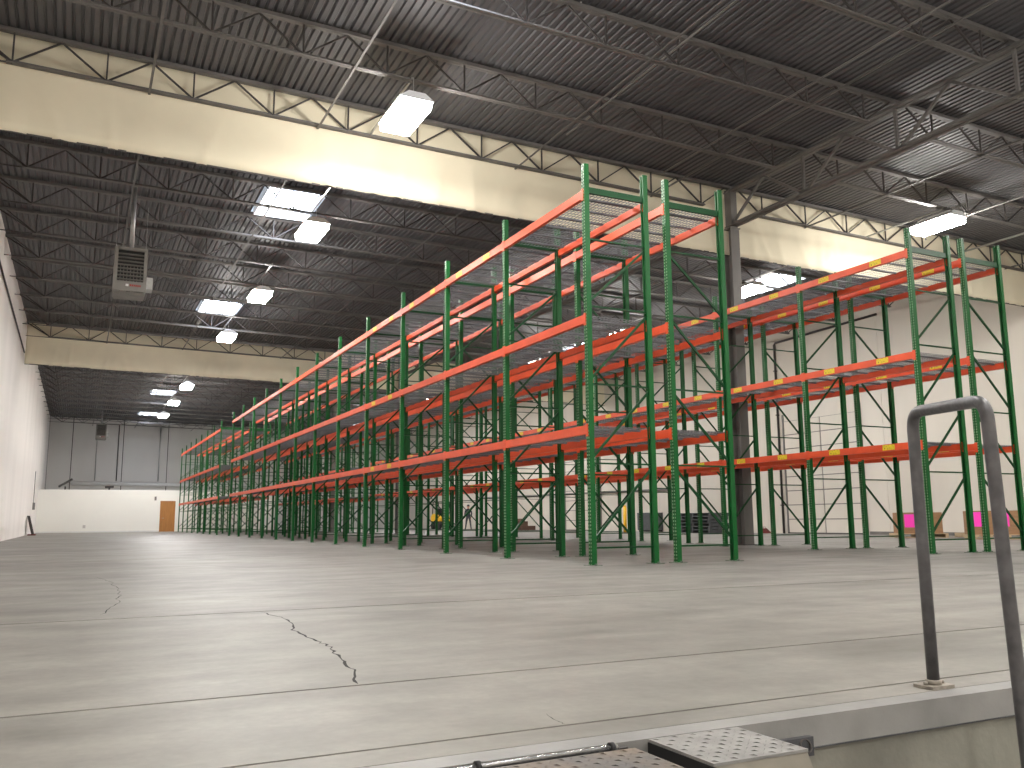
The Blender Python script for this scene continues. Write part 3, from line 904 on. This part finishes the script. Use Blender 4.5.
# person standing beside the truck
def person(loc, rz, label):
    J = dict(pelvis=(0, 0, .95), waist=(0, 0, 1.08), chest=(0, -.01, 1.30), neck=(0, 0, 1.49), jaw=(0, -.015, 1.58), head=(0, -.02, 1.68), crown=(0, -.015, 1.76),
             hl=(.09, 0, .90), kl=(.15, -.02, .50), al=(.21, .02, .09), tl=(.23, -.13, .04),
             hr=(-.09, 0, .90), kr=(-.14, -.03, .50), ar=(-.20, -.02, .09), tr=(-.22, -.17, .04),
             sl=(.18, 0, 1.41), el=(.25, .03, 1.14), wl=(.23, -.10, .92), fl=(.22, -.15, .84),
             sr=(-.18, 0, 1.41), er=(-.26, .03, 1.14), wr=(-.22, -.14, .95), fr=(-.20, -.20, .88))
    rad = dict(pelvis=.15, waist=.135, chest=.155, neck=.06, jaw=.075, head=.095, crown=.06, hl=.10, kl=.068, al=.048, tl=.045,
               hr=.10, kr=.068, ar=.048, tr=.045, sl=.075, el=.05, wl=.035, fl=.034, sr=.075, er=.05, wr=.035, fr=.034)
    E = [('pelvis', 'waist'), ('waist', 'chest'), ('chest', 'neck'), ('neck', 'jaw'), ('jaw', 'head'), ('head', 'crown')]
    for s_ in 'lr':
        E += [('pelvis', 'h' + s_), ('h' + s_, 'k' + s_), ('k' + s_, 'a' + s_), ('a' + s_, 't' + s_), ('chest', 's' + s_), ('s' + s_, 'e' + s_), ('e' + s_, 'w' + s_), ('w' + s_, 'f' + s_)]
    names = list(J)
    V = [J[n] for n in names]
    idx = {n: i for i, n in enumerate(names)}
    edges = [(idx[a], idx[b]) for a, b in E]
    R_ = [rad[n] for n in names]
    for s_, sg in (('l', 1), ('r', -1)):
        base = Vector(J['f' + s_])
        for q in range(4):
            a = base + Vector((sg * 0.002, -.03 + .02 * q, -.02))
            b = a + Vector((-sg * .004, -.008, -.05 - .006 * (q in (1, 2))))
            c = b + Vector((-sg * .015, -.012, -.03))
            n0 = len(V)
            V += [tuple(a), tuple(b), tuple(c)]; R_ += [.010, .009, .008]
            edges += [(idx['f' + s_], n0), (n0, n0 + 1), (n0 + 1, n0 + 2)]
        a = base + Vector((-sg * .005, -.045, .02)); b = a + Vector((0, -.02, -.04))
        n0 = len(V)
        V += [tuple(a), tuple(b)]; R_ += [.012, .010]
        edges += [(idx['f' + s_], n0), (n0, n0 + 1)]
    me = bpy.data.meshes.new('person')
    me.from_pydata(V, edges, [])
    o = put('person', me)
    o.modifiers.new('skin', 'SKIN')
    if not me.skin_vertices:
        bm = bmesh.new(); bm.from_mesh(me); bm.verts.layers.skin.verify(); bm.to_mesh(me); bm.free()
    for i, sv in enumerate(me.skin_vertices[0].data):
        sv.radius = (R_[i], R_[i] * (0.8 if i in (0, 1, 2) else 1))
        sv.use_root = (i == 0)
    sb = o.modifiers.new('smooth', 'SUBSURF'); sb.levels = 2; sb.render_levels = 2
    dg = bpy.context.evaluated_depsgraph_get()
    nm = bpy.data.meshes.new_from_object(o.evaluated_get(dg))
    o.modifiers.clear()
    nm.name = 'person'
    o.data = nm
    nm.materials.clear()
    for q in ('skin', 'navy', 'trouser', 'black'):
        nm.materials.append(M[q])
    for p in nm.polygons:
        c = p.center
        mi = 1 if c.z > 0.93 else 2
        if c.z > 1.52 or (c.z < 0.93 and abs(c.x) > .17 and c.z > .7 and c.y < -.05):
            mi = 0
        if c.z < 0.10:
            mi = 3
        p.material_index = mi
        p.use_smooth = True
    tag(o, label, 'person')
    o.location = loc; o.rotation_euler = (0, 0, rz)
    cp = MB()
    for i in range(6):
        a0, a1 = math.pi / 2 * i / 6, math.pi / 2 * (i + 1) / 6
        for j in range(14):
            b0, b1 = 2 * math.pi * j / 14, 2 * math.pi * (j + 1) / 14
            f_ = lambda a, b: (0.108 * math.cos(a) * math.cos(b), -.018 + 0.118 * math.cos(a) * math.sin(b), 1.69 + .115 * math.sin(a))
            cp.quad(f_(a0, b0), f_(a0, b1), f_(a1, b1), f_(a1, b0))
    put('cap', cp.mesh('cap', M['navy']), o)
    fc = MB()
    for sx in (-.035, .035):
        fc.box(sx - .012, sx + .012, -.118, -.105, 1.663, 1.675)
    fc.box(-.02, .02, -.112, -.10, 1.602, 1.608)
    put('eyes_and_mouth', fc.mesh('eyes_and_mouth', M['black']), o)
    put('nose', MB().prism([(-.112, 1.66), (-.14, 1.625), (-.10, 1.62)], 'x', -.014, .014).mesh('nose', M['skin']), o)
    for sx in (-1, 1):
        put('ear', MB().box(min(sx * .088, sx * .105), max(sx * .088, sx * .105), -.03, .01, 1.62, 1.68).mesh('ear', M['skin']), o)
person((25.6, 59.3, 0.0), -0.6, 'person in dark cap, jacket and trousers standing beside the lift truck')

# dark folded panel leaning on the left wall
t = thing('folded_ramp', 'dark grey folded ramp leaning on the left wall with a red base', 'ramp', (XL + 0.22, 57.5, 0), 0)
put('panel', MB().bar((0.12, 0, 0.04), (-0.16, 0, 1.1), 1.1, 0.05, (1, 0, 0)).mesh('panel', M['darkst']), t)
put('rib', MB().bar((0.16, -.5, 0.04), (-0.12, -.5, 1.1), .06, .08, (1, 0, 0)).bar((0.16, .5, 0.04), (-0.12, .5, 1.1), .06, .08, (1, 0, 0)).mesh('rib', M['darkst']), t)
put('base', box(-.1, .3, -.6, .6, 0, .07).mesh('base', M['dred']), t)
t = thing('wall_box', 'small grey electrical box on the left wall above the leaning ramp', 'switch box', (XL, 63.6, 1.75))
put('body', box(0.0, .14, -.14, .14, -.22, .22).mesh('body', M['pipe']), t)
put('conduit', MB().bar((.04, 0, .22), (.04, 0, 2.2), .04, .04).mesh('conduit', M['pipe']), t)
t = thing('wall_sign', 'small grey card holder on the partition beside the brown door', 'sign', (5.2, YP, 2.45))
put('card', box(-.07, .07, -.02, 0, -.14, .14).mesh('card', M['pipe']), t)
t = thing('wall_socket', 'small socket plate low on the white partition', 'socket', (0.52, YP, 0.42))
put('plate', box(-.09, .09, -.02, 0, -.11, .11).mesh('plate', M['wallf']), t)

# ------------------------------------------------------------------ guard rail at the dock edge
t = thing('guard_rail', 'grey bent pipe guard rail standing at the dock edge in front', 'rail', (3.03, 2.458, 0))
r = 0.023
p0 = Vector((0, 0, 0.0)); pt0 = Vector((-0.005, 0, 1.075))
q0 = Vector((-0.125, -0.475, PIT)); qt0 = Vector((-0.215, -0.475, 1.055))
d = (qt0 - pt0).normalized()
ra = 0.075
dn = (q0 - qt0).normalized()
pts = [p0 + Vector((0, 0, .02)), p0 + Vector((-0.002, 0, .5))]
a, b, c = pt0 - Vector((0, 0, ra)), pt0, pt0 + d * ra
pts += [a * (1 - u) ** 2 + b * 2 * u * (1 - u) + c * u * u for u in [i / 8 for i in range(9)]]
a, b, c = qt0 - d * ra, qt0, qt0 + dn * ra
pts += [a * (1 - u) ** 2 + b * 2 * u * (1 - u) + c * u * u for u in [i / 8 for i in range(9)]]
pts += [qt0 + dn * 0.9, q0]
put('bent_pipe', MB().sweep(pts, r, 18).mesh('bent_pipe', M['rail']), t)
fl_ = MB()
fl_.prism([(-.06, -.045), (.06, -.045), (.068, 0), (.06, .045), (-.06, .045), (-.068, 0)], 'z', 0, .012)
fl_.sweep([(0, 0, .012), (0, 0, .03)], .03, 16)
put('base_flange', fl_.mesh('base_flange', M['railbase']), t)
for bx in (-.045, .045):
    put('bolt', MB().sweep([(bx, 0, .012), (bx, 0, .024)], .009, 6).mesh('bolt', M['railbase']), t)
t2 = put('foot_flange', box(-.195, -.055, -.54, -.41, PIT, PIT + .012).mesh('foot_flange', M['railbase']), t)

# ------------------------------------------------------------------ dock leveller
def tread_plate(x0, x1, y0, y1, z, th, mt, name, parent, pitch=0.034, skew=0.0):
    k = MB().box(x0, x1, y0, y1, z - th, z)
    ny, nx = int((y1 - y0) / pitch), int((x1 - x0) / pitch)
    for j in range(ny):
        for i in range(nx):
            cx, cy = x0 + (i + .5) * (x1 - x0) / nx, y0 + (j + .5) * (y1 - y0) / ny
            sg = 1 if (i + j) % 2 else -1
            l, w_ = 0.0125, 0.0035
            dx, dy = l * .707, l * .707 * sg
            px, py = -w_ * .707 * sg, w_ * .707
            k.quad((cx - dx, cy - dy, z + .0003), (cx + px, cy + py, z + .003), (cx + dx, cy + dy, z + .0003), (cx - px, cy - py, z + .003))
    return put(name, k.mesh(name, M[mt]), parent)
t = thing('bumper_block', 'steel dock bumper block with pale tread plate top by the rail', 'bumper', (0, 0, 0))
tread_plate(1.585, 1.925, 2.0, 2.306, -0.001, 0.008, 'tread', 'tread_top', t)
put('front_plate', MB().quad((1.587, 2.002, -.009), (1.923, 2.002, -.009), (1.98, 1.93, -.30), (1.587, 1.93, -.30)).quad((1.923, 2.002, -.009), (1.923, 2.306, -.009), (1.98, 2.306, -.30), (1.98, 1.93, -.30)).quad((1.587, 2.306, -.009), (1.923, 2.306, -.009), (1.98, 2.306, -.3), (1.587, 2.306, -.3)).quad((1.587, 1.93, -.3), (1.98, 1.93, -.3), (1.98, 2.306, -.3), (1.587, 2.306, -.3)).mesh('front_plate', M['beige']), t)
put('side_plate', box(1.583, 1.588, 1.99, 2.306, -.32, -.010).mesh('side_plate', M['black']), t)
put('rubber_pad', box(1.62, 1.99, 1.86, 1.935, -.62, -.085).mesh('rubber_pad', M['black']), t)
k = MB().sweep(arc((2.19, 2.285, -.085), (1, 0, 0), (0, .35, .9), .022, 0, 2 * math.pi, 14), .004, 6, False)
put('lifting_ring', k.mesh('lifting_ring', M['darkst']), t)
put('backing', box(2.0, 2.23, 2.29, 2.312, -.12, -.06).mesh('backing', M['face']), t)
put('side_bracket', box(1.98, 2.0, 2.2, 2.312, -.2, -.06).mesh('side_bracket', M['face']), t)

t = thing('dock_leveller', 'rusty tread plate dock leveller with bright hinge tube at the bottom edge', 'leveller', (0, 0, 0))
tread_plate(-0.35, 1.50, 1.98, 2.252, -0.004, 0.01, 'rust', 'tread_deck', t)
put('side_web', box(1.47, 1.498, 1.98, 2.252, -.24, -.015).mesh('side_web', M['darkst']), t)
put('front_lip', box(-.35, 1.50, 1.965, 1.98, -.30, -.006).mesh('front_lip', M['darkst']), t)
put('hinge_tube', MB().sweep([(-.3, 2.276, -.004), (1.455, 2.276, -.004)], .011, 12).mesh('hinge_tube', M['tube']), t)
cl = MB().sweep([(-.007, 0, 0), (.007, 0, 0)], .017, 12).mesh('hinge_clamp', M['black'])
for x in (-.1, .45, 1.01, 1.435):
    put('hinge_clamp', cl, t, (x, 2.276, -.004))
put('hinge_backing', box(-.35, 1.50, 2.288, 2.307, -.3, -.01).mesh('hinge_backing', M['darkst']), t)
put('gap_plate', box(1.5, 1.581, 2.27, 2.308, -.35, -.06).mesh('gap_plate', M['black']), t)
